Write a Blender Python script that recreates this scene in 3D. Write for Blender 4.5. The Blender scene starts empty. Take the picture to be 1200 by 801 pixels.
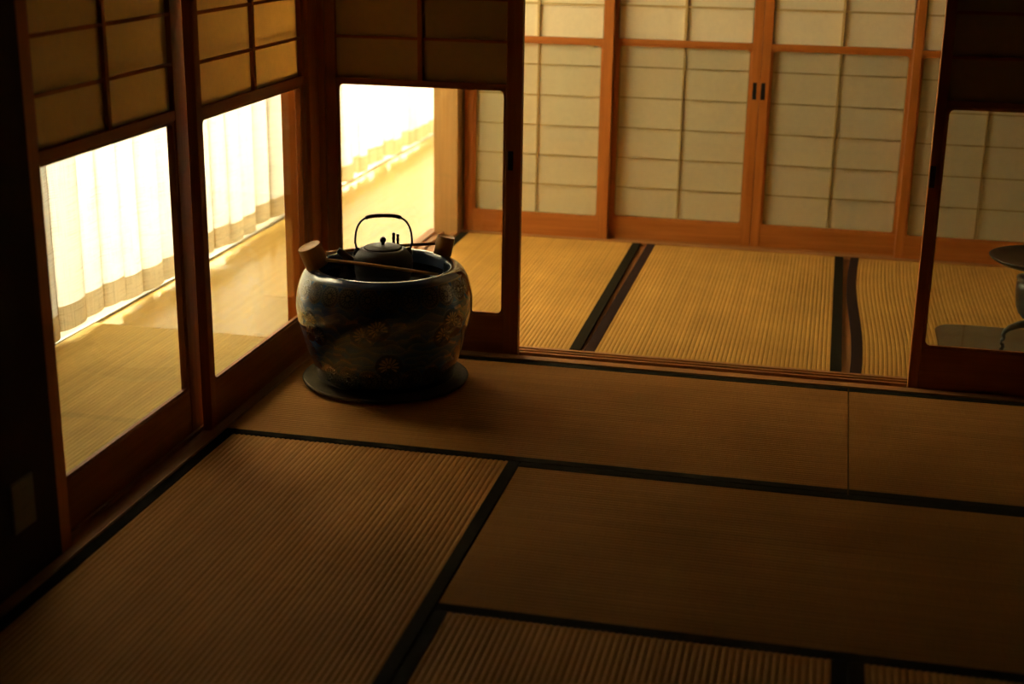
import bpy, bmesh, math, random
import numpy as np
from mathutils import Vector, Matrix
random.seed(4)
PI = math.pi
S = bpy.context.scene
COL = S.collection

# ------------------------------------------------------------------ camera
cam_d = bpy.data.cameras.new('camera'); cam = bpy.data.objects.new('camera', cam_d); COL.objects.link(cam)
_r = Vector((0.9750542, 0.22146381, 0.01493627)); _d = Vector((0.07983176, -0.28710156, -0.95456775)); _f = Vector((-0.20711398, 0.93194768, -0.29761943))
cam.matrix_world = Matrix(((_r.x, -_d.x, -_f.x, 1.67817), (_r.y, -_d.y, -_f.y, -4.53668), (_r.z, -_d.z, -_f.z, 1.51115), (0, 0, 0, 1)))
cam_d.sensor_width = 36; cam_d.lens = 50.0; cam_d.clip_start = .05; cam_d.clip_end = 200
cam_d.dof.use_dof = True; cam_d.dof.focus_distance = 4.45; cam_d.dof.aperture_fstop = 2.2
S.camera = cam

# ------------------------------------------------------------------ world, sun, exposure
w = bpy.data.worlds.new('world'); S.world = w; w.use_nodes = True
bg = w.node_tree.nodes['Background']; bg.inputs[0].default_value = (1.0, .90, .67, 1); bg.inputs[1].default_value = 27.0
sd = bpy.data.lights.new('sun', 'SUN'); sun = bpy.data.objects.new('sun', sd); COL.objects.link(sun)
sd.energy = 70; sd.color = (1.0, .85, .57); sd.angle = math.radians(1.5)
sun.rotation_euler = Vector((1.0, -.10, -.36)).to_track_quat('-Z', 'Y').to_euler(); sun.location = (-6, 1, 4)
S.view_settings.view_transform = 'Standard'; S.view_settings.look = 'None'
S.view_settings.exposure = -0.56; S.view_settings.gamma = 1.0; S.view_settings.use_curve_mapping = False

# ------------------------------------------------------------------ materials
def newmat(name):
    m = bpy.data.materials.new(name); m.use_nodes = True
    nt = m.node_tree; nt.nodes.clear()
    out = nt.nodes.new('ShaderNodeOutputMaterial')
    return m, nt, out
def nd(nt, t, **kw):
    n = nt.nodes.new(t)
    for k, v in kw.items():
        if k in n.inputs: n.inputs[k].default_value = v
        else: setattr(n, k, v)
    return n
def coords(nt, scale, kind='Object'):
    tc = nt.nodes.new('ShaderNodeTexCoord'); mp = nt.nodes.new('ShaderNodeMapping')
    mp.inputs['Scale'].default_value = scale; nt.links.new(tc.outputs[kind], mp.inputs[0]); return mp.outputs[0]
def ramp(nt, fac, c0, c1, p0=0., p1=1.):
    r = nt.nodes.new('ShaderNodeValToRGB'); e = r.color_ramp.elements
    e[0].position = p0; e[0].color = (*c0, 1); e[1].position = p1; e[1].color = (*c1, 1)
    nt.links.new(fac, r.inputs[0]); return r.outputs[0]
def principled(nt, out, color=None, rough=.5, spec=.5, coat=0., metal=0.):
    b = nt.nodes.new('ShaderNodeBsdfPrincipled')
    b.inputs['Roughness'].default_value = rough; b.inputs['Specular IOR Level'].default_value = spec
    b.inputs['Coat Weight'].default_value = coat; b.inputs['Coat Roughness'].default_value = .05; b.inputs['Metallic'].default_value = metal
    if color is not None:
        if isinstance(color, tuple): b.inputs['Base Color'].default_value = (*color, 1)
        else: nt.links.new(color, b.inputs['Base Color'])
    nt.links.new(b.outputs[0], out.inputs[0]); return b
def bump(nt, b, h, strength=.2, dist=.001):
    n = nt.nodes.new('ShaderNodeBump'); n.inputs['Strength'].default_value = strength; n.inputs['Distance'].default_value = dist
    nt.links.new(h, n.inputs['Height']); nt.links.new(n.outputs[0], b.inputs['Normal'])

def wood(name, c0, c1, axis, rough=.5, scale=1.0, spec=.2, kind='Object'):
    m, nt, out = newmat(name)
    sc = [60 * scale] * 3; sc[axis] = 2.2 * scale
    v = coords(nt, sc, kind)
    n = nd(nt, 'ShaderNodeTexNoise', Scale=1.0, Detail=4.0, Roughness=.6); nt.links.new(v, n.inputs['Vector'])
    c = ramp(nt, n.outputs[0], c0, c1, .3, .7)
    b = principled(nt, out, c, rough, spec); bump(nt, b, n.outputs[0], .12, .0008)
    return m
def plain(name, c, rough=.6, var=.15, scale=30, spec=.4, bstr=.1, metal=0., coat=0.):
    m, nt, out = newmat(name)
    v = coords(nt, (scale,) * 3)
    n = nd(nt, 'ShaderNodeTexNoise', Scale=1.0, Detail=4.0); nt.links.new(v, n.inputs['Vector'])
    col = ramp(nt, n.outputs[0], tuple(x * (1 - var) for x in c), tuple(min(1, x * (1 + var)) for x in c), .3, .7)
    b = principled(nt, out, col, rough, spec, coat, metal)
    if bstr: bump(nt, b, n.outputs[0], bstr, .001)
    return m

FW0, FW1 = (.32, .098, .013), (.46, .150, .022)
WOOD = [wood('frame_wood_%s' % 'xyz'[i], FW0, FW1, i) for i in range(3)]
SILLX = wood('sill_wood_x', (.32, .135, .035), (.46, .20, .055), 0)
SILLY = wood('sill_wood_y', (.32, .135, .035), (.46, .20, .055), 1)
POST = wood('post_wood', (.40, .22, .07), (.52, .30, .10), 2, rough=.45)
POSTD = wood('corner_post_wood', (.56, .175, .024), (.68, .23, .036), 2, rough=.45)
LAT = wood('lattice_wood', (.46, .32, .11), (.56, .40, .15), 2, rough=.6)
PLANK = wood('plank_wood', (.50, .33, .075), (.62, .42, .11), 1, rough=.16, scale=.5, spec=.6)
CEIL = wood('ceiling_wood', (.05, .025, .009), (.07, .037, .014), 1)
PALEW = wood('pale_ceiling_wood', (.52, .38, .20), (.64, .48, .27), 1)
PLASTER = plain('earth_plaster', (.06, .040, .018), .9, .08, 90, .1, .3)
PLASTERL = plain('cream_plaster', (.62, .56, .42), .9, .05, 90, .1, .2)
BORDER = plain('border_cloth', (.020, .016, .008), .9, .2, 400, .03, .2)
BORDERP = plain('plum_border_cloth', (.032, .018, .014), .9, .2, 400, .03, .2)
IRON = plain('cast_iron', (.028, .022, .017), .55, .3, 250, .45, .5)
IRONB = plain('blackened_iron', (.012, .010, .009), .45, .2, 200, .45, .1)
BRONZE = plain('patina_bronze', (.042, .046, .038), .33, .25, 25, .5, .12, metal=.55)
LACQ = plain('black_lacquer', (.020, .019, .017), .10, .1, 12, .6, 0, coat=1.0)
BAMBOO = wood('bamboo_brown', (.42, .19, .04), (.54, .26, .06), 2, rough=.45, scale=1.5)
BAMBOOH = wood('bamboo_handle', (.42, .17, .04), (.54, .24, .06), 0, rough=.4)
ASH = plain('grey_ash', (.10, .09, .075), .95, .25, 60, .1, .6)
SAUCER = plain('olive_glaze', (.085, .060, .022), .7, .25, 120, .15, .15)
PULL = plain('dark_pull', (.010, .008, .006), .4, .1, 60, .4, 0)
ALU = plain('grey_aluminium', (.35, .34, .31), .4, .05, 60, .5, 0, metal=.7)
PLATE = plain('ivory_plastic', (.15, .13, .07), .4, .03, 30, .4, 0)
WRAP = plain('rattan_wrap', (.075, .040, .018), .6, .3, 300, .3, .4)
GROUND = plain('garden_gravel', (.40, .38, .33), .95, .2, 8, .1, .4)

def tatami_mat(name, c0, c1, axis, rough=.75):
    # rush strands run across the ribs: fine lines perpendicular to the rib axis
    m, nt, out = newmat(name)
    sc = [14.0, 900.0, 14.0]
    v = coords(nt, sc); n = nd(nt, 'ShaderNodeTexNoise', Scale=1.0, Detail=2.0); nt.links.new(v, n.inputs['Vector'])
    v2 = coords(nt, (3.2, 3.2, 3.2)); n2 = nd(nt, 'ShaderNodeTexNoise', Scale=1.0, Detail=3.0); nt.links.new(v2, n2.inputs['Vector'])
    a = ramp(nt, n.outputs[0], c0, c1, .25, .75)
    g = ramp(nt, n2.outputs[0], (.86, .84, .80), (1.08, 1.06, 1.0), .3, .7)
    mx = nt.nodes.new('ShaderNodeMixRGB'); mx.blend_type = 'MULTIPLY'; mx.inputs[0].default_value = 1
    nt.links.new(a, mx.inputs[1]); nt.links.new(g, mx.inputs[2])
    v3 = coords(nt, (66.0, .7, 1.0)); n3 = nd(nt, 'ShaderNodeTexNoise', Scale=1.0, Detail=1.0); nt.links.new(v3, n3.inputs['Vector'])   # each woven rib has its own tone
    g3 = ramp(nt, n3.outputs[0], (.88, .88, .88), (1.07, 1.06, 1.05), .3, .7)
    m3 = nt.nodes.new('ShaderNodeMixRGB'); m3.blend_type = 'MULTIPLY'; m3.inputs[0].default_value = 1
    nt.links.new(mx.outputs[0], m3.inputs[1]); nt.links.new(g3, m3.inputs[2])
    b = principled(nt, out, m3.outputs[0], rough, .06); bump(nt, b, n.outputs[0], .25, .0006)
    return m
TAT = tatami_mat('aged_rush', (.42, .192, .046), (.56, .272, .071), 0)
RUNNER = tatami_mat('golden_rush', (.62, .46, .165), (.78, .60, .24), 0)
GOZA = tatami_mat('pale_rush', (.47, .252, .052), (.62, .350, .080), 0)

def paper_mat(name, c, tr):
    m, nt, out = newmat(name)
    v = coords(nt, (45, 45, 45)); n = nd(nt, 'ShaderNodeTexNoise', Scale=1.0, Detail=5.0, Roughness=.7); nt.links.new(v, n.inputs['Vector'])
    col = ramp(nt, n.outputs[0], tuple(x * .93 for x in c), c, .3, .7)
    d = nt.nodes.new('ShaderNodeBsdfDiffuse'); t = nt.nodes.new('ShaderNodeBsdfTranslucent'); mx = nt.nodes.new('ShaderNodeMixShader')
    mx.inputs[0].default_value = tr
    tn = nt.nodes.new('ShaderNodeMixRGB'); tn.blend_type = 'MULTIPLY'; tn.inputs[0].default_value = 1; tn.inputs[2].default_value = (1.0, .79, .48, 1)
    nt.links.new(col, tn.inputs[1]); nt.links.new(col, d.inputs[0]); nt.links.new(tn.outputs[0], t.inputs[0])   # fibres tint what shines through
    nt.links.new(d.outputs[0], mx.inputs[1]); nt.links.new(t.outputs[0], mx.inputs[2]); nt.links.new(mx.outputs[0], out.inputs[0])
    return m
PAPER = paper_mat('shoji_paper', (.93, .82, .54), .28)
PAPERF = paper_mat('fresh_shoji_paper', (.94, .84, .55), .16)
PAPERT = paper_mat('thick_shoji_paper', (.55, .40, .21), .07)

def glass_mat():
    m, nt, out = newmat('clear_glass')
    t = nt.nodes.new('ShaderNodeBsdfTransparent'); t.inputs[0].default_value = (.97, .975, .96, 1)
    g = nt.nodes.new('ShaderNodeBsdfGlossy'); g.inputs['Roughness'].default_value = .01
    f = nt.nodes.new('ShaderNodeFresnel')
    ge = nt.nodes.new('ShaderNodeNewGeometry'); ma = nd(nt, 'ShaderNodeMath', operation='MULTIPLY_ADD'); ma.inputs[1].default_value = 1 / 1.45 - 1.45; ma.inputs[2].default_value = 1.45
    nt.links.new(ge.outputs['Backfacing'], ma.inputs[0]); nt.links.new(ma.outputs[0], f.inputs[0])   # same reflectance on both faces of the pane
    mx = nt.nodes.new('ShaderNodeMixShader')
    nt.links.new(f.outputs[0], mx.inputs[0]); nt.links.new(t.outputs[0], mx.inputs[1]); nt.links.new(g.outputs[0], mx.inputs[2]); nt.links.new(mx.outputs[0], out.inputs[0])
    return m
GLASS = glass_mat()

def cloth_mat(name, c, tr, hole):
    m, nt, out = newmat(name)
    v = coords(nt, (1, 330, 6)); n = nd(nt, 'ShaderNodeTexNoise', Scale=1.0, Detail=2.0); nt.links.new(v, n.inputs['Vector'])
    v2 = coords(nt, (1, 6, 330)); n2 = nd(nt, 'ShaderNodeTexNoise', Scale=1.0, Detail=2.0); nt.links.new(v2, n2.inputs['Vector'])
    ad = nd(nt, 'ShaderNodeMath', operation='ADD'); nt.links.new(n.outputs[0], ad.inputs[0]); nt.links.new(n2.outputs[0], ad.inputs[1])
    col = ramp(nt, ad.outputs[0], tuple(x * .70 for x in c), c, .75, 1.1)
    d = nt.nodes.new('ShaderNodeBsdfDiffuse'); t = nt.nodes.new('ShaderNodeBsdfTranslucent'); mx = nt.nodes.new('ShaderNodeMixShader'); mx.inputs[0].default_value = tr
    nt.links.new(col, d.inputs[0]); nt.links.new(col, t.inputs[0]); nt.links.new(d.outputs[0], mx.inputs[1]); nt.links.new(t.outputs[0], mx.inputs[2])
    tp = nt.nodes.new('ShaderNodeBsdfTransparent'); m2 = nt.nodes.new('ShaderNodeMixShader'); m2.inputs[0].default_value = hole
    nt.links.new(mx.outputs[0], m2.inputs[1]); nt.links.new(tp.outputs[0], m2.inputs[2]); nt.links.new(m2.outputs[0], out.inputs[0])
    return m
CLOTH = cloth_mat('sheer_linen', (.93, .92, .88), .60, .0)
HEM = cloth_mat('doubled_linen_hem', (.74, .64, .42), .26, .0)

# ------------------------------------------------------------------ mesh helpers
def link(name, me, mat, parent=None):
    o = bpy.data.objects.new(name, me); COL.objects.link(o)
    if mat is not None and not me.materials: me.materials.append(mat)
    if parent is not None: o.parent = parent
    return o
def bm_obj(name, bm, mat, parent=None, smooth=False):
    bmesh.ops.recalc_face_normals(bm, faces=bm.faces)
    me = bpy.data.meshes.new(name); bm.to_mesh(me); bm.free()
    if smooth: me.polygons.foreach_set('use_smooth', [True] * len(me.polygons))
    return link(name, me, mat, parent)
def add_box(bm, x0, x1, y0, y1, z0, z1, bev=0.):
    r = bmesh.ops.create_cube(bm, size=1.0)
    for v in r['verts']:
        v.co = Vector(((x0 + x1) / 2 + v.co.x * (x1 - x0), (y0 + y1) / 2 + v.co.y * (y1 - y0), (z0 + z1) / 2 + v.co.z * (z1 - z0)))
    if bev: bmesh.ops.bevel(bm, geom=list({e for v in r['verts'] for e in v.link_edges}), offset=bev, segments=1, affect='EDGES')
def box(name, x0, x1, y0, y1, z0, z1, mat, parent=None, bev=0.):
    bm = bmesh.new(); add_box(bm, x0, x1, y0, y1, z0, z1, bev); return bm_obj(name, bm, mat, parent)
def boxes(name, lst, mat, parent=None):
    bm = bmesh.new()
    for b in lst: add_box(bm, *b)
    return bm_obj(name, bm, mat, parent)
def lathe(name, prof, mat, parent=None, seg=64, c=(0, 0, 0), cap=True):
    bm = bmesh.new(); rings = []
    for r, z in prof:
        if r < 1e-6: rings.append([bm.verts.new((c[0], c[1], c[2] + z))])
        else: rings.append([bm.verts.new((c[0] + r * math.cos(2 * PI * k / seg), c[1] + r * math.sin(2 * PI * k / seg), c[2] + z)) for k in range(seg)])
    for a, b in zip(rings, rings[1:]):
        for k in range(seg):
            k2 = (k + 1) % seg
            if len(a) == 1 and len(b) == 1: continue
            if len(a) == 1: bm.faces.new((a[0], b[k2], b[k]))
            elif len(b) == 1: bm.faces.new((a[k], a[k2], b[0]))
            else: bm.faces.new((a[k], a[k2], b[k2], b[k]))
    return bm_obj(name, bm, mat, parent, smooth=True)
def tube(name, pts, rad, mat, parent=None, seg=10, flat=1.0):
    pts = [Vector(p) for p in pts]; n = len(pts)
    rad = rad if isinstance(rad, (list, tuple)) else [rad] * n
    bm = bmesh.new(); rings = []; up = None
    for i, p in enumerate(pts):
        t = (pts[min(i + 1, n - 1)] - pts[max(i - 1, 0)]).normalized()
        if up is None:
            up = Vector((0, 0, 1)) if abs(t.z) < .9 else Vector((0, 1, 0))
        a = t.cross(up).normalized(); b = a.cross(t).normalized(); up = b
        rings.append([bm.verts.new(p + rad[i] * (a * math.cos(2 * PI * k / seg) + b * flat * math.sin(2 * PI * k / seg))) for k in range(seg)])
    for a, b in zip(rings, rings[1:]):
        for k in range(seg): bm.faces.new((a[k], a[(k + 1) % seg], b[(k + 1) % seg], b[k]))
    bm.faces.new(rings[0]); bm.faces.new(rings[-1])
    return bm_obj(name, bm, mat, parent, smooth=True)
def empty(name, loc=(0, 0, 0), rz=0.):
    o = bpy.data.objects.new(name, None); COL.objects.link(o); o.location = loc; o.rotation_euler = (0, 0, rz); o.empty_display_size = .1; return o
def tag(o, label=None, cat=None, group=None, kind=None):
    if label: o['label'] = label
    if cat: o['category'] = cat
    if group: o['group'] = group
    if kind: o['kind'] = kind
    return o
def struct(o, label=None, cat=None): return tag(o, label, cat, kind='structure')

# ------------------------------------------------------------------ setting
X1 = 3.62; YB = -5.4; ZC = 2.36; YF = 5.7
struct(box('floor', 0, X1, YB, 0, -.10, -.052, SILLX), 'dark subfloor under the tatami of the front room', 'floor')
struct(box('floor_back_room', 0, X1, .15, 1.85, -.10, -.012, SILLY), 'orange wood floor showing between the rush mats of the back room', 'floor')
cf = struct(box('floor_corridor', -.93, -.15, -3.0, YF, -.10, -.022, PLANK), 'glossy yellow wood floor of the sunlit corridor', 'floor')
px = -.93
while px < -.16:
    x2 = min(px + .13, -.15)
    ys = [-3.0, 1.1 + random.uniform(-1, 1), 3.4 + random.uniform(-.8, .8), YF]
    for ya, yb in zip(ys, ys[1:]):
        box('plank', px + .0002, x2 - .0002, ya + .0002, yb - .0002, -.03, -.012, PLANK, cf)
    px = x2
# sills with running grooves
def sill(name, a0, a1, b0, b1, along, grooves, mat, ztop=0.004):
    """along 'x': runs a0..a1 in x, width b0..b1 in y; grooves = list of (g0,g1) in the width direction"""
    cuts = [b0] + [g for gr in grooves for g in gr] + [b1]
    lst = []
    lst.append((a0, a1, b0, b1, -.10, ztop - .012))
    for i in range(0, len(cuts) - 1, 2): lst.append((a0, a1, cuts[i], cuts[i + 1], ztop - .013, ztop))
    if along == 'y': lst = [(q[2], q[3], q[0], q[1], q[4], q[5]) for q in lst]
    return struct(boxes(name, lst, mat))
tag(sill('trim_1', 0, X1, 0.002, .15, 'x', [(.043, .079), (.088, .108), (.117, .133)], SILLX), 'grooved wooden threshold between front room and back room', 'threshold')
tag(sill('trim_2', -5.4, 1.86, -.15, -.002, 'y', [(-.113, -.077), (-.068, -.032)], SILLY), 'grooved wooden sill along the glazed corridor side', 'sill')
tag(sill('trim_3', 0, X1, 1.845, 2.0, 'x', [(1.868, 1.902), (1.908, 1.942)], SILLX), 'wooden sill under the far sliding paper doors', 'sill')
# headers above the doors
struct(box('trim_4', -.02, X1, .01, .14, 1.765, 1.83, WOOD[0]), 'wooden head rail above the doors between the rooms', 'head rail')
struct(box('trim_5', -.14, -.005, -1.76, 1.80, 1.765, 1.83, WOOD[1]), 'wooden head rail above the corridor doors', 'head rail')
struct(box('trim_6', 0, X1, 1.86, 1.98, 1.765, 1.83, WOOD[0]), 'wooden head rail above the far paper doors', 'head rail')
# walls
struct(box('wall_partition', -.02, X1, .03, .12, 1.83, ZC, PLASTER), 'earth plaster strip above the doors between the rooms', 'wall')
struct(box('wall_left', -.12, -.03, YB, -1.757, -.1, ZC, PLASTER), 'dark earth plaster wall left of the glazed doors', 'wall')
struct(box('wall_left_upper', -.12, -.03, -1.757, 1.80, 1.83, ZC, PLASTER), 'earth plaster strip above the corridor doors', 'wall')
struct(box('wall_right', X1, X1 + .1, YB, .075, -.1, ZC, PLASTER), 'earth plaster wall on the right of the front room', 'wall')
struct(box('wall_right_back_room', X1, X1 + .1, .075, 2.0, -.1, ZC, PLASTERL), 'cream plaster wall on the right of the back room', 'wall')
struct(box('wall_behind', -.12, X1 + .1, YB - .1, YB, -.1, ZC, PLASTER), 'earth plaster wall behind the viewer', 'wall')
struct(box('wall_far_upper', -.02, X1, 1.87, 1.97, 1.83, ZC, PLASTERL), 'cream plaster strip above the far paper doors', 'wall')
struct(box('wall_far_side', 2.70, X1, 1.87, 1.97, -.1, 1.83, PLASTERL), 'cream plaster wall right of the far paper doors', 'wall')
struct(box('wall_behind_shoji', .0, X1 + .1, 2.9, 3.0, -.1, ZC, PLASTERL), 'cream plaster wall of the passage behind the far doors', 'wall')
struct(box('wall_corridor_inner', -.13, -.03, 1.97, YF, -.1, ZC, PLASTERL), 'cream plaster wall of the corridor past the back room', 'wall')
struct(box('floor_passage', -.03, X1 + .1, 2.0, 2.9, -.1, -.012, SILLX), 'wood floor of the passage behind the far doors', 'floor')
struct(box('wall_passage_end', X1, X1 + .1, 2.0, 2.9, -.1, ZC, PLASTERL), 'cream plaster wall closing the passage', 'wall')
struct(box('wall_corridor_far', -1.2, -.03, YF, YF + .1, -.1, ZC, PLASTERL), 'cream plaster wall at the far end of the corridor', 'wall')
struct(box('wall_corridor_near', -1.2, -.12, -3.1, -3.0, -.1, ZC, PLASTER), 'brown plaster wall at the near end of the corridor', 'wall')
struct(box('ceiling_back_room', -.12, X1 + .1, .075, 3.0, ZC, ZC + .1, PALEW), 'pale board ceiling of the back room', 'ceiling')
struct(box('ceiling', -.12, X1 + .1, YB - .1, .075, ZC, ZC + .1, CEIL), 'brown board ceiling of the rooms', 'ceiling')
struct(box('ceiling_corridor', -1.3, -.12, -3.1, YF + .1, ZC, ZC + .1, PLASTERL), 'pale ceiling of the corridor', 'ceiling')
# outer wall with two window openings
W1 = (-.22, 1.90); W2 = (2.62, 5.25); ZW = 2.22
def ow(n, y0, y1, z0, z1, lab): struct(box(n, -1.20, -1.06, y0, y1, z0, z1, PLASTER if n == 'wall_outer_near' else PLASTERL), lab, 'wall')
ow('wall_outer_near', -3.1, W1[0], -.1, ZC, 'brown plaster outer wall before the first corridor window')
ow('wall_outer_pier', W1[1], W2[0], -.1, ZC, 'cream wall pier between the two corridor windows')
ow('wall_outer_end', W2[1], YF + .1, -.1, ZC, 'cream outer wall past the second corridor window')
ow('wall_outer_head_near', W1[0], W1[1], ZW, ZC, 'cream wall strip above the first corridor window')
ow('wall_outer_head_far', W2[0], W2[1], ZW, ZC, 'cream wall strip above the second corridor window')
struct(box('trim_7', -1.06, -.931, -3.0, YF, -.10, -.004, PLASTERL), 'pale ledge under the corridor curtain', 'ledge')
struct(box('trim_8', -.931, -.915, -3.0, YF, -.08, -.003, ALU), 'thin grey metal strip along the corridor floor edge', 'floor strip')
struct(box('wall_sun_blocker', -3.15, -3.0, -14, 16, -.5, 1.78, PLASTERL), 'added cream wall outside the windows, blocking sun from the lower curtain', 'wall')  # unseen wall, added so only skylight reaches the lower curtain
struct(box('ground', -14, -1.2, -14, 16, -.6, -.5, GROUND), 'pale gravel ground outside the windows', 'ground')
for i, (a, b, mul) in enumerate([(W1[0], W1[1], .83), (W2[0], W2[1], 4.12)]):
    e = struct(empty('window_%d' % (i + 1), (-1.13, (a + b) / 2, 0)), ['sliding window behind the curtain beside the front room', 'sliding window behind the far corridor curtain'][i], 'window')
    o = (a + b) / 2; a_, b_, m_ = a - o, b - o, mul - o
    box('sill_frame', -.06, .06, a_, b_, -.10, .012, ALU, e)
    box('head_frame', -.06, .06, a_, b_, ZW - .04, ZW, ALU, e)
    box('side_frame', -.06, .06, a_, a_ + .03, .012, ZW - .04, ALU, e); box('side_frame', -.06, .06, b_ - .03, b_, .012, ZW - .04, ALU, e)
    box('mullion', -.03, .03, m_ - .05, m_ + .05, .012, ZW - .04, ALU, e)
    box('pane', .010, .014, a_ + .03, m_ - .05, .012, ZW - .04, GLASS, e); box('pane', -.014, -.010, m_ + .05, b_ - .03, .012, ZW - .04, GLASS, e)
# posts
struct(box('trim_14', -.0215, -.0005, .036, .078, -.01, 1.765, POSTD, bev=.001), 'narrow brown jamb strip behind the brazier', 'jamb')
struct(box('trim_9', -.125, -.022, -.045, .078, -.01, 1.765, POSTD, bev=.002), 'orange brown corner post between the glazed doors and the partition', 'post')
struct(box('trim_10', -.118, -.002, 1.80, 1.97, -.01, ZC, POST, bev=.002), 'pale wooden post at the far corner of the back room', 'post')
struct(box('trim_11', -.12, -.045, -1.757, -1.685, -.01, 1.765, POSTD, bev=.002), 'dark wooden post at the end of the glazed doors', 'post')
struct(box('trim_12', 2.69, 2.78, .02, .14, -.01, 1.765, POSTD, bev=.002), 'dark wooden post at the right end of the partition doors', 'post')
struct(box('trim_13', 2.67, 2.76, 1.86, 1.98, -.01, 1.765, POSTD, bev=.002), 'wooden post at the right end of the far paper doors', 'post')
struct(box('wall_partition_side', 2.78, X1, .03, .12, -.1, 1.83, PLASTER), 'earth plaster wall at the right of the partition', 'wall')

# ------------------------------------------------------------------ sliding glazed paper doors
TH = .030
def ring(name, x0, x1, z0, z1, b, r, y0, y1, mat, parent, seg=5):
    """frame bead: outer rectangle, inner rectangle with rounded corners"""
    outer = []; inner = []
    for (cx, cz, a0) in ((x1, z1, 0), (x0, z1, 90), (x0, z0, 180), (x1, z0, 270)):
        sx = 1 if cx == x1 else -1; sz = 1 if cz == z1 else -1
        for k in range(seg + 1):
            a = math.radians(a0 + 90 * k / seg)
            inner.append((cx - sx * (b + r) + r * math.cos(a), cz - sz * (b + r) + r * math.sin(a)))
            outer.append((cx, cz))
    bm = bmesh.new(); n = len(inner)
    vi0 = [bm.verts.new((p[0], y0, p[1])) for p in inner]; vi1 = [bm.verts.new((p[0], y1, p[1])) for p in inner]
    corners = [(x1, z1), (x0, z1), (x0, z0), (x1, z0)]
    o0 = [bm.verts.new((c[0], y0, c[1])) for c in corners]; o1 = [bm.verts.new((c[0], y1, c[1])) for c in corners]
    for i in range(n):
        j = (i + 1) % n
        bm.faces.new((vi0[i], vi0[j], vi1[j], vi1[i]))
        ci, cj = i // (seg + 1), j // (seg + 1)
        if ci == cj: bm.faces.new((vi0[i], o0[ci], vi0[j])); bm.faces.new((vi1[i], vi1[j], o1[ci]))
        else: bm.faces.new((vi0[i], o0[ci], o0[cj], vi0[j])); bm.faces.new((vi1[i], vi1[j], o1[cj], o1[ci]))
    for i in range(4):
        j = (i + 1) % 4; bm.faces.new((o0[i], o1[i], o1[j], o0[j]))
    return bm_obj(name, bm, mat, parent)

def door(name, loc, rz, width, gl, gr, gz0, gz1, mid, inner, label, pulls=(), row0=None, pitch=.1335, top=1.765, back=False, paper=None):
    paper = paper or PAPER; far = paper is PAPERF; lx, lz, hw = (LAT, LAT, .005) if far else (WOOD[0], WOOD[2], .008)
    """local x: width, y: depth (front 0), z up. gl/gr: inner opening limits; inner: 'up' or 'down' for the sliding inner frame"""
    e = struct(empty(name, loc, rz), label, 'sliding door')
    wx, wz = WOOD[0], WOOD[2]
    bd = .009
    z0 = -.006
    box('stile', 0, gl - bd, 0, TH, z0, top, wz, e, .0015)
    box('stile', gr + bd, width, 0, TH, z0, top, wz, e, .0015)
    box('bottom_rail', gl - bd, gr + bd, .0015, TH - .001, z0, gz0 - bd, wx, e, .0015)
    box('middle_rail', gl - bd, gr + bd, .001, TH - .001, gz1 + bd, mid, wx, e, .0015)
    box('top_rail', gl - bd, gr + bd, .001, TH - .001, top - .045, top, wx, e, .0015)
    ring('glass_bead', gl - bd, gr + bd, gz0 - bd, gz1 + bd, bd, .016, .005, .016, wz, e)
    box('glass', gl - bd, gr + bd, .0095, .0125, gz0 - bd, gz1 + bd, GLASS, e)
    # upper fixed lattice and paper
    zt = top - .045; cx = (gl + gr) / 2
    box('paper', gl - .004, gr + .004, .0140, .0146, mid, zt, paper, e)
    box('lattice_bar', cx - hw, cx + hw, .002, .0138, mid, zt, lz, e)
    z = row0 if row0 else mid + pitch
    while z < zt - .02:
        box('lattice_bar', gl - bd, cx - hw, .004, .0138, z - .0045, z + .0045, lx, e); box('lattice_bar', cx + hw, gr + bd, .004, .0138, z - .0045, z + .0045, lx, e)
        z += pitch
    # sliding inner frame with its own lattice and paper
    hz = gz1 - gz0 + .02
    b0 = (gz0 - .006) if inner == 'down' else mid + .006
    inn = empty('inner_panel', (0, 0, 0)); inn.parent = e
    ya, yb = .0175, .0255
    fr = LAT
    box('inner_rail', gl - bd, gr + bd, ya, yb + .003, b0 - .008, b0 + .006, fr, inn); box('inner_rail', gl - bd, gr + bd, ya, yb + .003, b0 + hz - .006, b0 + hz + .008, fr, inn)
    box('inner_stile', gl - bd, gl + .003, ya, yb + .003, b0 + .006, b0 + hz - .006, fr, inn); box('inner_stile', gr - .003, gr + bd, ya, yb + .003, b0 + .006, b0 + hz - .006, fr, inn)
    pf = yb if not back else ya - .001
    if inner == 'down': box('inner_paper', gl + .003, gr - .003, pf, pf + .0006, b0, b0 + hz, paper, inn)
    box('inner_bar', cx - .003, cx + .003, ya, yb - .0002, b0 + .006, b0 + hz - .006, fr, inn)
    k = 1
    while b0 + k * (pitch + .002) < b0 + hz - .03:
        zz = b0 + k * (pitch + .002) + .003
        box('inner_bar', gl + .003, cx - .003, ya + .0006, yb - .0002, zz - .0024, zz + .0024, fr, inn); box('inner_bar', cx + .003, gr - .003, ya + .0006, yb - .0002, zz - .0024, zz + .0024, fr, inn)
        k += 1
    for (hx, hz0, hz1) in pulls:
        bm = bmesh.new(); add_box(bm, hx - .009, hx + .009, -.0012, .003, hz0, hz1, .001); add_box(bm, hx - .006, hx + .006, -.0018, .0, hz0 + .003, hz1 - .003)
        bm_obj('pull', bm, PULL, e)
    return e
HALF = PI / 2
door('door_1', (-.08, -1.684, 0), HALF, .848, .049, .749, .140, .905, .943, 'up', 'nearer glazed paper door on the corridor side, at the left edge', row0=1.067)
door('door_2', (-.035, -.887, 0), HALF, .8405, .045, .805, .143, .905, .943, 'up', 'glazed paper door on the corridor side, beside the blue brazier', row0=1.065)
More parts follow.
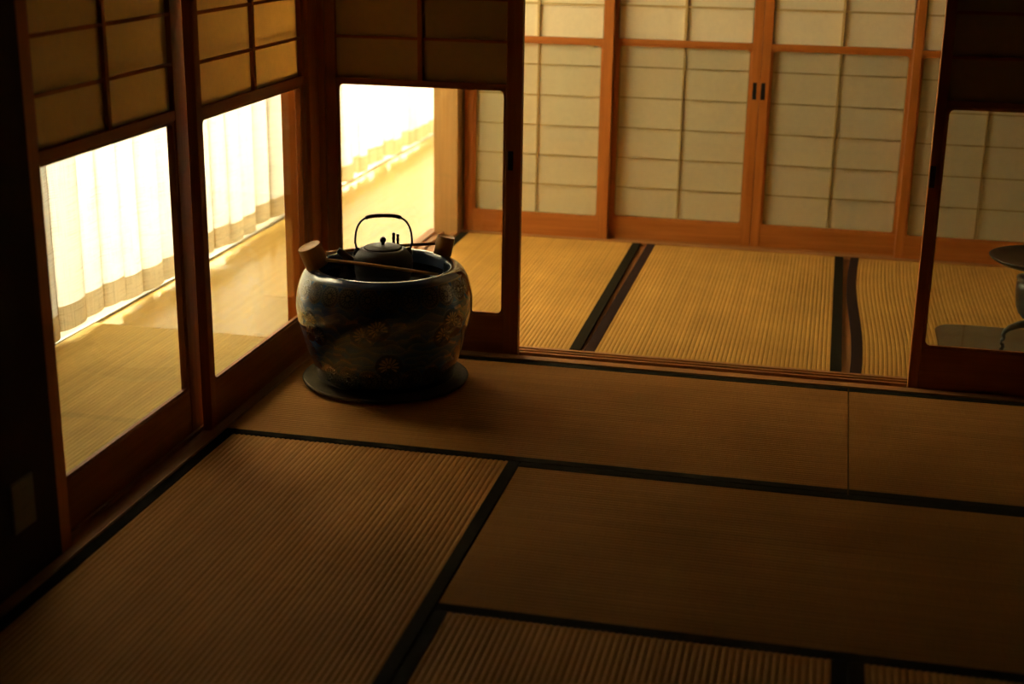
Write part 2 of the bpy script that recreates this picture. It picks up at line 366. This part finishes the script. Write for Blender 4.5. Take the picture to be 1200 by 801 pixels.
door('door_3', (0.0, .046, 0), 0, .680, .046, .618, .146, .906, .928, 'up', 'glazed paper door standing behind the blue brazier', pulls=[(.645, .645, .710)], row0=1.064, paper=PAPERT)
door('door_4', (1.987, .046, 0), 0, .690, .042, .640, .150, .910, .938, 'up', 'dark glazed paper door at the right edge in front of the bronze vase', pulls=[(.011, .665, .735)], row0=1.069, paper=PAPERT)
GZ0, GZ1, MID = .108, .886, .918
fr0 = dict(row0=1.064, pitch=.1355, paper=PAPERF)
door('door_5', (.012, 1.870, 0), 0, .686, .052, .631, GZ0, GZ1, MID, 'down', 'leftmost of the far paper doors, beside the pale post', **fr0)
door('door_6', (.655, 1.910, 0), 0, .698, .066, .647, GZ0, GZ1, MID, 'down', 'second far paper door from the left, with a dark pull on its right stile', pulls=[(.676, .672, .747)], **fr0)
door('door_7', (1.354, 1.910, 0), 0, .690, .050, .628, GZ0, GZ1, MID, 'down', 'third far paper door from the left, with a dark pull on its left stile', pulls=[(.014, .672, .747)], **fr0)
door('door_8', (1.996, 1.870, 0), 0, .675, .045, .625, GZ0, GZ1, MID, 'down', 'rightmost of the far paper doors, behind the bronze vase', **fr0)

# ------------------------------------------------------------------ tatami and rush mats
def ribbed(name, L, Wd, pitch, amp, thick, mat, parent, wave=None, nl=14):
    """ribs run along local y (length L); width along x"""
    n = int(round(Wd / pitch)); per = 6; cols = n * per + 1
    xs = np.linspace(0, Wd, cols); ph = np.arange(cols) / per
    fr = np.array([0, .09, .24, .5, .76, .91]); k_ = np.arange(cols); ph = k_ // per + fr[k_ % per]; xs = ph / n * Wd
    h = -amp * (1 - np.abs(np.sin(PI * ph)) ** .6)
    ys = np.linspace(0, L, nl + 1)
    V = np.zeros((nl + 1, cols, 3)); V[:, :, 0] = xs[None]; V[:, :, 1] = ys[:, None]; V[:, :, 2] = h[None]
    if wave is not None: V[:, :, 0] += wave(ys)[:, None] * (1 - xs[None] / Wd)
    N = (nl + 1) * cols
    idx = np.arange(N).reshape(nl + 1, cols)
    F = np.stack([idx[:-1, :-1], idx[:-1, 1:], idx[1:, 1:], idx[1:, :-1]], -1).reshape(-1, 4)
    verts = V.reshape(-1, 3).tolist(); faces = F.tolist()
    base = len(verts)
    for row in (0, nl):   # end skirts
        b0 = len(verts); verts += [V[row, c].tolist() for c in range(cols)]
        b = len(verts)
        verts += [[V[row, c, 0], V[row, c, 1], -thick] for c in range(cols)]
        for c in range(cols - 1):
            q = [b0 + c, b0 + c + 1, b + c + 1, b + c]
            faces.append(q if row == nl else q[::-1])
    for c in (0, cols - 1):
        b0 = len(verts); verts += [V[r_, c].tolist() for r_ in range(nl + 1)]
        b = len(verts)
        verts += [[V[r_, c, 0], V[r_, c, 1], -thick] for r_ in range(nl + 1)]
        for r_ in range(nl):
            q = [b0 + r_, b0 + r_ + 1, b + r_ + 1, b + r_]
            faces.append(q if c == 0 else q[::-1])
    me = bpy.data.meshes.new(name); me.from_pydata(verts, [], faces); me.update()
    me.polygons.foreach_set('use_smooth', [True] * len(me.polygons))
    return link(name, me, mat, parent)
def strip(name, pts0, pts1, z0, z1, mat, parent):
    bm = bmesh.new(); n = len(pts0)
    a = [bm.verts.new((*p, z1)) for p in pts0]; b = [bm.verts.new((*p, z1)) for p in pts1]
    c = [bm.verts.new((*p, z0)) for p in pts0]; d = [bm.verts.new((*p, z0)) for p in pts1]
    for i in range(n - 1):
        bm.faces.new((a[i], b[i], b[i + 1], a[i + 1])); bm.faces.new((c[i], a[i], a[i + 1], c[i + 1])); bm.faces.new((b[i], d[i], d[i + 1], b[i + 1]))
    bm.faces.new((a[0], c[0], d[0], b[0])); bm.faces.new((a[-1], b[-1], d[-1], c[-1]))
    return bm_obj(name, bm, mat, parent)
tat_me = {}
def tatami(x0, y0, L, vert, label, group='tatami mats of the front room'):
    g = .0018
    e = empty('tatami_mat', (x0, y0, 0) if vert else (x0, y0 + .9, 0), 0 if vert else -HALF)
    tag(e, label, 'tatami mat', group)
    key = L
    if key not in tat_me:
        s = ribbed('rush_surface', L - 2 * g, .9 - .064, .0152, .0029, .050, TAT, e)
        s.location = (.032, g, -.0006)
        b = strip('cloth_border', [(g, g), (g, L - g)], [(.034, g), (.034, L - g)], -.050, .0006, BORDER, e)
        b2 = strip('cloth_border', [(.866, g), (.866, L - g)], [(.9 - g, g), (.9 - g, L - g)], -.050, .0006, BORDER, e)
        tat_me[key] = (s, b, b2)
    else:
        for q in tat_me[key]:
            c = q.copy(); COL.objects.link(c); c.parent = e
tatami(0, -.9, 1.8, False, 'tatami mat under the blue brazier, along the partition')
tatami(1.8, -.9, 1.8, False, 'tatami mat along the partition in front of the dark right door')
tatami(0, -2.7, 1.8, True, 'sunlit strongly ribbed tatami mat beside the corridor doors')
tatami(.9, -1.8, 1.8, False, 'tatami mat in the middle of the floor with ribs running across')
tatami(.9, -3.6, 1.8, True, 'tatami mat at the bottom centre, in the near foreground')
tatami(1.8, -3.6, 1.8, True, 'tatami mat at the bottom right corner')
tatami(2.7, -2.7, 1.8, True, 'tatami mat along the right wall, past the middle mat')
tatami(0, -4.5, 1.8, True, 'tatami mat along the left wall behind the viewer')
tatami(2.7, -4.5, 1.8, True, 'tatami mat along the right wall behind the viewer')
tatami(.9, -4.5, 1.8, False, 'tatami mat under the viewer')
struct(box('floor_boards_behind', 0, X1, YB, -4.5, -.052, -.002, SILLX), 'wooden boards behind the tatami', 'floor')

def goza(x0, x1, y0, y1, label, rz=0., wave=None, bl=True, br=True, mats=(BORDER, BORDERP), thick=.011, z=0.0, name='rush_mat', group='rush mats of the back room', nl=14, mat=None):
    e = empty(name, (x0, y0, z), rz); tag(e, label, 'rush mat', group)
    Wd = x1 - x0; L = y1 - y0; bw = .036
    wv = wave if wave else (lambda y: y * 0)
    s = ribbed('rush_surface', L, Wd - (bw if bl else 0) - (bw if br else 0), .0152, .0019, thick, mat or GOZA, e, wv, nl)
    s.location = (bw if bl else 0, 0, 0)
    ys = np.linspace(0, L, 15); w = wv(ys)
    if bl: strip('cloth_border', [(float(q), float(y)) for q, y in zip(w, ys)], [(float(q) + bw + .002, float(y)) for q, y in zip(w, ys)], -thick, .0012, mats[0], e)
    if br: strip('cloth_border', [(Wd - bw - .002, float(y)) for y in ys], [(Wd, float(y)) for y in ys], -thick, .0012, mats[1], e)
    return e
goza(.022, .878, .157, 1.838, 'yellow rush mat at the left of the back room, beside the corridor', rz=math.radians(.55), mats=(BORDER, BORDER))
goza(.892, 1.776, .157, 1.842, 'rush mat in the middle of the doorway to the back room', rz=0., mats=(BORDERP, BORDER))
def wv(y): return .012 * np.sin(y * 3.4 + .6) - .004 + .010 * (y / 1.7)
goza(1.800, 2.68, .157, 1.842, 'rush mat with a wavy border at the right of the back room', wave=wv, mats=(BORDERP, BORDER))
goza(2.70, 3.58, .157, 1.842, 'rush mat by the right wall of the back room')
goza(-.905, -.16, -2.9, .02, 'pale ribbed rush runner on the corridor floor', bl=False, br=False, name='corridor_runner', group='corridor runner', z=.0, nl=20, mat=RUNNER)

# ------------------------------------------------------------------ curtains
def curtain(y0, y1, seed, label, zlow=.010, ztop=2.27):
    rnd = random.Random(seed)
    folds = []; y = y0
    while y < y1:
        wd = rnd.uniform(.12, .19); folds.append((y, min(y + wd, y1 + .001), rnd.uniform(.020, .034), rnd.choice((0, .004, .010, .022)))); y += wd
    n = int((y1 - y0) / .0055); ys = np.linspace(y0, y1, n)
    x = np.zeros(n); yo = np.zeros(n)
    lift = np.zeros(n)
    for (a, b, am, lf) in folds:
        m_ = (ys >= a) & (ys <= b); t = (ys[m_] - a) / (b - a)
        x[m_] = am * .5 * (1 - np.cos(2 * PI * t)); yo[m_] = am * 1.55 * np.sin(2 * PI * t) * -1.0; lift[m_] = lf
    x = np.convolve(np.pad(x, 2, mode='edge'), np.ones(5) / 5, 'valid')
    ph = np.cumsum(np.full(n, .02))
    def grid(za, zb, rows, off, nm, mat, par, meander=1.0):
        zs = np.linspace(za, zb, rows); V = []
        for z in zs:
            amp = 1.0 - .25 * z / ztop
            sag = lift
            yy = ys + yo * amp * meander + .010 * np.sin(ys * 7 + z * 1.3)
            for k in range(n): V.append((-.930 + float(x[k]) * amp * 1.3 + off, float(yy[k]), float(z + (sag[k] if z < .12 else 0))))
        idx = np.arange(rows * n).reshape(rows, n)
        F = np.stack([idx[:-1, :-1], idx[:-1, 1:], idx[1:, 1:], idx[1:, :-1]], -1).reshape(-1, 4).tolist()
        me = bpy.data.meshes.new(nm); me.from_pydata(V, [], F); me.polygons.foreach_set('use_smooth', [True] * len(me.polygons))
        return link(nm, me, mat, par)
    e = tag(empty('sheer_curtain', (0, 0, 0)), label, 'curtain', 'corridor curtains')
    grid(.098, ztop, 9, 0, 'cloth', CLOTH, e)
    grid(zlow, .1, 3, .0012, 'hem', HEM, e, 1.0)
    tube('curtain_rail', [(-.975, y0 - .03, ztop + .012), (-.975, y1 + .03, ztop + .012)], .012, ALU, e)
    return e
curtain(-.52, 1.93, 3, 'bright white sheer curtain seen through the left glazed doors')
curtain(2.50, 5.35, 8, 'bright white sheer curtain seen through the door behind the kettle')

# ------------------------------------------------------------------ blue porcelain brazier
CX, CY = .315, -.305
nv = Vector((.308, -.951, 0)); sv = Vector((.951, .308, 0))     # towards viewer, to the right
def P(s, t, z): return Vector((CX, CY, 0)) + sv * s + nv * t + Vector((0, 0, z))
SZ = .014
lab = tag(lathe('saucer', [(0, .002), (.20, .0), (.255, .001), (.268, .006), (.271, .013), (.266, .0165), (.256, .0135), (.21, .010), (0, .010)], SAUCER, None, 96, (CX, CY, .0006)), 'round olive glazed saucer under the blue brazier', 'saucer')

def hibachi():
    prof = [(.0, .0), (.17, .0), (.214, .001), (.222, .008), (.223, .020), (.227, .034), (.238, .062), (.2485, .092), (.258, .124), (.269, .157), (.2775, .190), (.2825, .220), (.2845, .248),
            (.2825, .275), (.278, .300), (.2715, .322), (.264, .340), (.255, .3545), (.245, .364), (.235, .3695), (.226, .3715), (.2175, .3705), (.211, .3665), (.2075, .360), (.2065, .350), (.207, .33), (.2085, .27), (.0, .268)]
    pr = np.array(prof)
    d = np.r_[0, np.cumsum(np.hypot(*np.diff(pr, axis=0).T))]
    i1 = 25
    # fine outer surface
    tt = np.concatenate([np.linspace(d[0], d[3], 6)[:-1], np.linspace(d[3], d[i1], 250), np.linspace(d[i1], d[-1], 12)[1:]])
    def smooth(y):
        # Catmull-Rom through the profile
        o = []
        for t in tt:
            k = min(max(np.searchsorted(d, t) - 1, 0), len(d) - 2); u = (t - d[k]) / (d[k + 1] - d[k])
            p0, p1, p2, p3 = y[max(k - 1, 0)], y[k], y[k + 1], y[min(k + 2, len(y) - 1)]
            if k < 3 or k >= i1: o.append(p1 + (p2 - p1) * u)
            else:
                m1 = (p2 - p0) / (d[k + 1] - d[max(k - 1, 0)]); m2 = (p3 - p1) / (d[min(k + 2, len(d) - 1)] - d[k]); h = d[k + 1] - d[k]
                o.append((2 * u**3 - 3 * u**2 + 1) * p1 + (u**3 - 2 * u**2 + u) * h * m1 + (-2 * u**3 + 3 * u**2) * p2 + (u**3 - u**2) * h * m2)
        return np.array(o)
    R_ = np.maximum(smooth(pr[:, 0]), 0.0005); Z_ = smooth(pr[:, 1])
    n = len(tt); seg = 720
    a = np.arange(seg) * 2 * PI / seg
    V = np.stack([R_[:, None] * np.cos(a)[None], R_[:, None] * np.sin(a)[None], np.repeat(Z_[:, None], seg, 1)], -1).reshape(-1, 3)
    idx = np.arange(n * seg).reshape(n, seg); nx = np.roll(idx, -1, 1)
    F = np.stack([idx[:-1], nx[:-1], nx[1:], idx[1:]], -1).reshape(-1, 4)
    me = bpy.data.meshes.new('body'); me.from_pydata(V.tolist(), [], F.tolist()); me.polygons.foreach_set('use_smooth', [True] * len(F))
    # painted decoration as vertex colours: (angle measured from the viewer direction, arc length in metres)
    ang0 = math.atan2(nv.y, nv.x)
    A = (a[None] - ang0 + PI) % (2 * PI) - PI
    U = np.repeat(A * .275, n, 0)          # metres to the right as seen from the viewer
    ZZ = np.repeat(Z_[:, None], seg, 1); T = np.repeat(tt[:, None], seg, 1)
    rng = np.random.default_rng(5)
    colr = np.zeros((n, seg, 3)); base = np.array([.026, .082, .210]); colr[:] = base
    def mix(mask, c, al=1.0):
        m_ = np.clip(mask, 0, 1)[..., None] * al; colr[:] = colr * (1 - m_) + np.array(c) * m_
    # rows of overlapping waves
    rows = np.linspace(.05, .30, 12)
    for i, zr in enumerate(rows[::-1]):
        per = .115 + .02 * math.sin(i * 2.1); off = rng.uniform(0, per); nper = round(2 * PI * .275 / per); per = 2 * PI * .275 / nper
        u = ((U + off) % per) / per
        top = zr + .020 * np.sqrt(np.clip(1 - (2 * u - 1) ** 2, 0, 1)) + .004 * np.sin(U * 90 + i)
        dd = top - ZZ
        mix((dd > 0) & (dd < .05), base * (.75 + .5 * rng.random()))
        tone = np.clip(1 - dd / .02, 0, 1) * (dd > 0)
        mix(tone, (.10, .14, .17), .35)
        mix((np.abs(dd) < .0016), (.13, .18, .20), .7)
        mix((np.abs(dd - .006) < .0009), (.12, .14, .14), .6)
        # gold flecks like surf
        k = np.floor((U + off) / per); rr = (np.sin(k * 12.9 + i * 7.7) * 43758.5) % 1
        fl = (np.abs(u - (.2 + .6 * rr)) < .17) & (rr > .45) & (ZZ > top) & (ZZ < top + .004 + .006 * np.abs(np.sin(U * 420 + i)))
        mix(fl, (.27, .23, .13), .55)
    # scalloped medallions at top and bottom
    for (zc, rad, npd) in ((.325, .036, 26), (.052, .042, 22)):
        per = 2 * PI * .275 / npd; u = (U + per * .3) % per - per / 2
        r = np.hypot(u, ZZ - zc)
        inside = r < rad
        mix(inside, (.016, .026, .045))
        mix(inside & (np.abs(r - rad * .93) < .0016), (.14, .15, .13), .8)
        mix(inside & (np.abs(r - rad * .62) < .0014), (.15, .15, .12), .8)
        ang = np.arctan2(ZZ - zc, u)
        mix(inside & (r > rad * .32) & (r < rad * .58) & (np.cos(ang * 14) > .1), (.20, .19, .13), .7)
        mix(inside & (r > rad * .66) & (r < rad * .90) & (np.cos(ang * 26) > .2), (.09, .10, .09), .8)
        mix(inside & (r < rad * .2), (.16, .15, .10), .8)
    # chrysanthemum wheels (u, z, radius, tilt)
    wheels = [(-.265, .235, .026, .3), (-.281, .192, .026, 0), (-.232, .190, .027, .2), (-.068, .213, .032, .2), (-.024, .236, .032, -.3), (.010, .108, .036, .1), (.196, .196, .033, .3), (.243, .218, .033, 0), (.225, .240, .030, .5),
              (-.46, .21, .032, 0), (-.50, .24, .03, .2), (.45, .14, .034, 0), (.50, .21, .032, .2), (-.60, .15, .033, .1), (.66, .23, .032, 0), (-.75, .2, .033, 0), (.80, .14, .033, 0)]
    for (u0, z0, r0, ti) in wheels:
        du = U - u0; dz = ZZ - z0; r = np.hypot(du, dz * 1.06); ang = np.arctan2(dz, du) + ti
        mix(r < r0 * 1.28, (.010, .016, .028), .7)
        pet = (np.cos(ang * 13) > -.15) & (r > r0 * .26) & (r < r0 * (.80 + .18 * np.cos(ang * 13)))
        mix(pet & (np.sin(ang - .3) > -.75), (.30, .235, .12), .9)
        mix(r < r0 * .16, (.30, .22, .10), .9)
    # plain blue-grey rim and foot
    mix((T > d[17]) & (T < d[25]), (.050, .075, .130))
    mix((np.abs(T - d[17]) < .0025), (.12, .13, .13), .8)
    mix((T < d[4] + .004), (.012, .018, .030))
    mix((T >= d[25]), (.035, .030, .024))
    nz = rng.random((n, seg)) * .12 + .94; colr *= nz[..., None]
    ca = me.color_attributes.new('glaze', 'FLOAT_COLOR', 'POINT')
    ca.data.foreach_set('color', np.concatenate([colr.reshape(-1, 3), np.ones((n * seg, 1))], 1).astype(np.float32).ravel())
    m, nt, out = newmat('painted_porcelain')
    at = nt.nodes.new('ShaderNodeAttribute'); at.attribute_name = 'glaze'
    b = principled(nt, out, at.outputs['Color'], .16, .55, .6)
    v = coords(nt, (40, 40, 40)); ns = nd(nt, 'ShaderNodeTexNoise', Scale=1.0, Detail=2.0); nt.links.new(v, ns.inputs['Vector']); bump(nt, b, ns.outputs[0], .06, .002)
    e = tag(empty('hibachi_brazier', (CX, CY, SZ)), 'large dark blue painted porcelain brazier standing in the corner', 'brazier')
    link('body', me, m, e)
    return e
hibachi()
# ash bed inside
def ash():
    bm = bmesh.new(); bmesh.ops.create_circle(bm, segments=48, radius=.206, cap_ends=False)
    ringv = list(bm.verts); 
    prev = ringv
    for r in (.16, .12, .08, .04):
        cur = [bm.verts.new((r * math.cos(2 * PI * k / 48), r * math.sin(2 * PI * k / 48), .006 * math.sin(k * .9 + r * 60) + .01)) for k in range(48)]
        for k in range(48): bm.faces.new((prev[k], prev[(k + 1) % 48], cur[(k + 1) % 48], cur[k]))
        prev = cur
    bm.faces.new(prev)
    o = bm_obj('ash', bm, ASH, None, True); o.location = (CX, CY, SZ + .281); tag(o, 'grey ash filling the brazier around the kettle', 'ash', kind='stuff')
ash()
ZA = SZ + .293
# iron kettle
def kettle():
    e = tag(empty('iron_kettle', (CX, CY, ZA), math.atan2(sv.y, sv.x)), 'dark cast iron kettle with a tall bail handle in the brazier', 'kettle')
    k0 = -.004
    z = lambda w: w - ZA
    lathe('body', [(0, .004), (.05, .004), (.072, .012), (.085, .030), (.0925, .060), (.0945, .085), (.0925, .104), (.087, .118), (.078, .127), (.068, .132), (.063, .133), (.060, .130), (0, .130)], IRON, e, 64, (k0, 0, 0))
    # raised hoops on the body
    for i in range(9):
        zz = .026 + i * .0085; rr = float(np.interp(zz, [.012, .030, .060, .085, .104], [.072, .085, .0925, .0945, .0925]))
        lathe('hoop', [(rr - .001, zz - .0022), (rr + .0011, zz), (rr - .001, zz + .0022)], IRON, e, 64, (k0, 0, 0))
    lid = lathe('lid', [(0, .131), (.058, .131), (.0605, .1335), (.059, .1365), (.050, .1395), (.040, .1405), (.038, .1418), (.030, .1425), (.012, .1435), (0, .1435)], IRON, e, 64, (k0, 0, 0))
    lathe('knob', [(0, .143), (.0055, .143), (.0045, .149), (.0085, .153), (.0105, .158), (.0095, .163), (.006, .167), (.0025, .169), (0, .1695)], IRON, lid, 24, (k0, 0, 0))
    # spout to the left
    tube('spout', [(k0 - .080, 0, .072), (k0 - .100, 0, .086), (k0 - .118, 0, .105), (k0 - .134, 0, .121), (k0 - .143, 0, .1265)], [.020, .0165, .0125, .0105, .0095], IRON, e, 14)
    # bail handle
    pts = []
    hw, hb, ht = .0905, .126, .2375
    for k in range(41):
        a = PI * k / 40; c, s_ = math.cos(a), math.sin(a)
        ex = math.copysign(abs(c) ** .62, c); ez = abs(s_) ** .60
        pts.append((k0 + .002 - hw * ex, 0, hb + (ht - hb) * ez + .0))
    pts = [(p[0] + (.006 if k == 0 else (-.006 if k == 40 else 0)), p[1], p[2]) for k, p in enumerate(pts)]
    hd = tube('handle', pts, [.0034] * 41, IRONB, e, 10)
    wp = pts[14:27]
    tube('handle_wrap', wp, [.0058 + .0007 * (k % 2) for k in range(len(wp))], WRAP, hd, 10)
    for sx in (-1, 1):
        lathe('handle_lug', [(0, .110), (.014, .112), (.012, .122), (.008, .130), (.004, .134), (0, .135)], IRON, e, 16, (k0 + sx * .0815, 0, 0))
kettle()
# fire chopsticks standing in the ash behind the kettle
for i, (s, t, zt, dx) in enumerate([(.031, -.130, .459, -.002), (.0445, -.124, .456, .002)]):
    b = P(s + dx, t, ZA - .02); tp = P(s, t, zt)
    e = tag(empty('fire_chopstick', b), ['taller left iron fire chopstick standing behind the kettle', 'shorter right iron fire chopstick standing behind the kettle'][i], 'fire chopstick', 'iron fire chopsticks')
    v = tp - b
    tube('shaft', [(0, 0, 0), v * .55], [.0026, .0036], IRONB, e, 8)
    n = 14
    tube('grip', [v * (.55 + .45 * k / n) for k in range(n + 1)], [.0056 if (k % 3) else .0042 for k in range(n)] + [.0048], IRONB, e, 8)
# small iron poker stub in the ash, front right
b = P(.150, .082, ZA - .01)
e = tag(empty('ash_poker', b), 'short iron poker stub sticking out of the ash at the front right', 'poker')
tube('shaft', [(0, 0, 0), (-.001, 0, .060)], .0042, IRONB, e, 10)
lathe('knob', [(0, .058), (.006, .060), (.0068, .066), (.005, .071), (0, .073)], IRON, e, 16, (-.001, 0, 0))

# bamboo ladles lying over the rim, cups upside down
def ladle(cup_c, axis, hstart, hend, cr, ch, label):
    axis = Vector(axis).normalized()
    e = tag(empty('bamboo_ladle', cup_c), label, 'ladle', 'bamboo ladles on the brazier')
    q = Vector((0, 0, 1)).rotation_difference(axis)
    c = lathe('cup', [(cr - .005, -ch / 2 + .004), (cr - .004, -ch / 2), (cr, -ch / 2), (cr, 0), (cr * .985, ch / 2 - .002), (cr * .95, ch / 2), (cr * .90, ch / 2 - .0018), (0, ch / 2 - .0025)], BAMBOO, e, 40)
    c.rotation_mode = 'QUATERNION'; c.rotation_quaternion = q
    o = Vector(cup_c); a = hstart - o; bb = hend - o
    pts = [a.lerp(bb, k / 12) + Vector((0, 0, .003 * math.sin(PI * k / 12))) for k in range(13)]
    h = tube('handle', pts, [.0058 - .0014 * k / 12 + (.0006 if k in (4, 9) else 0) for k in range(13)], BAMBOOH, e, 10)
RIM = SZ + .3715
ladle(P(-.224, .040, RIM + .040), sv * -.36 + nv * .10 + Vector((0, 0, .93)), P(-.190, .050, .414), P(.165, .158, RIM + .005), .0375, .070, 'bamboo ladle with its cup on the left rim, handle crossing in front of the kettle')
ladle(P(.196, -.100, RIM + .037), sv * .10 + nv * -.05 + Vector((0, 0, 1)) + sv * .12, P(.166, -.105, .428), P(-.190, -.142, RIM + .005), .0295, .062, 'bamboo ladle with its cup on the right rim, handle passing behind the kettle')

# ------------------------------------------------------------------ bronze vase on a lacquer board
def board():
    bm = bmesh.new()
    x0, x1, y0, y1, r = 2.108, 2.86, .30, .790, .085
    loop = []
    for (cx, cy, a0) in ((x1 - r, y1 - r, 0), (x0 + r, y1 - r, 90), (x0 + r, y0 + r, 180), (x1 - r, y0 + r, 270)):
        for k in range(9):
            a = math.radians(a0 + 90 * k / 8); loop.append((cx + r * math.cos(a), cy + r * math.sin(a)))
    f = bm.faces.new([bm.verts.new((*p, .0015)) for p in loop])
    ex = bmesh.ops.extrude_face_region(bm, geom=[f])
    for v in ex['geom']:
        if isinstance(v, bmesh.types.BMVert): v.co.z = .022
    te = [e_ for e_ in bm.edges if all(v.co.z > .02 for v in e_.verts)]
    bmesh.ops.bevel(bm, geom=te, offset=.003, segments=2, affect='EDGES')
    tag(bm_obj('lacquer_board', bm, LACQ), 'glossy black lacquer board with rounded corners under the bronze vase', 'display board')
board()
def vase():
    e = tag(empty('flower_vase', (2.445, .612, .022)), 'footed bronze flower vase with a wide dish top behind the right door', 'vase')
    lathe('dish', [(0, .264), (.05, .266), (.11, .278), (.155, .291), (.182, .306), (.188, .314), (.184, .316), (.176, .309), (.15, .297), (.10, .286), (.04, .276), (0, .274)], BRONZE, e, 72)
    bd = lathe('body', [(0, .06), (.035, .062), (.036, .070), (.046, .074), (.046, .080), (.038, .084), (.052, .092), (.068, .110), (.078, .135), (.083, .165), (.085, .195), (.085, .222), (.080, .228), (.086, .234), (.086, .240), (.070, .246), (.05, .256), (.05, .264), (0, .264)], BRONZE, e, 64)
    for a in (-PI / 2 - .5, PI / 2 - .5):
        c, s = math.cos(a), math.sin(a)
        pts = [(c * (.083 + .016 * math.sin(PI * k / 10)), s * (.083 + .016 * math.sin(PI * k / 10)), .215 - .045 * k / 10) for k in range(11)]
        tube('ear', pts, .006, BRONZE, bd, 8)
    for a in (PI + .12, PI + .12 + 2 * PI / 3, PI + .12 - 2 * PI / 3):
        c, s = math.cos(a), math.sin(a)
        pr = [(.030, .070), (.060, .066), (.090, .054), (.106, .040), (.111, .026), (.106, .016), (.110, .008), (.117, .0035)]
        tube('leg', [(c * r, s * r, z) for r, z in pr], [.016, .014, .011, .009, .0075, .0065, .0065, .0045], BRONZE, e, 12)
vase()

# ------------------------------------------------------------------ outlet plate on the left wall
e = tag(empty('wall_plate', (-.03, -1.905, .197)), 'ivory plastic outlet plate low on the dark left wall', 'outlet plate')
box('cover', 0, .007, -.044, .044, -.060, .060, PLATE, e, .002)
for zz in (-.022, .022):
    box('socket', .0065, .0085, -.014, .014, zz - .014, zz + .014, PLATE, e, .001)
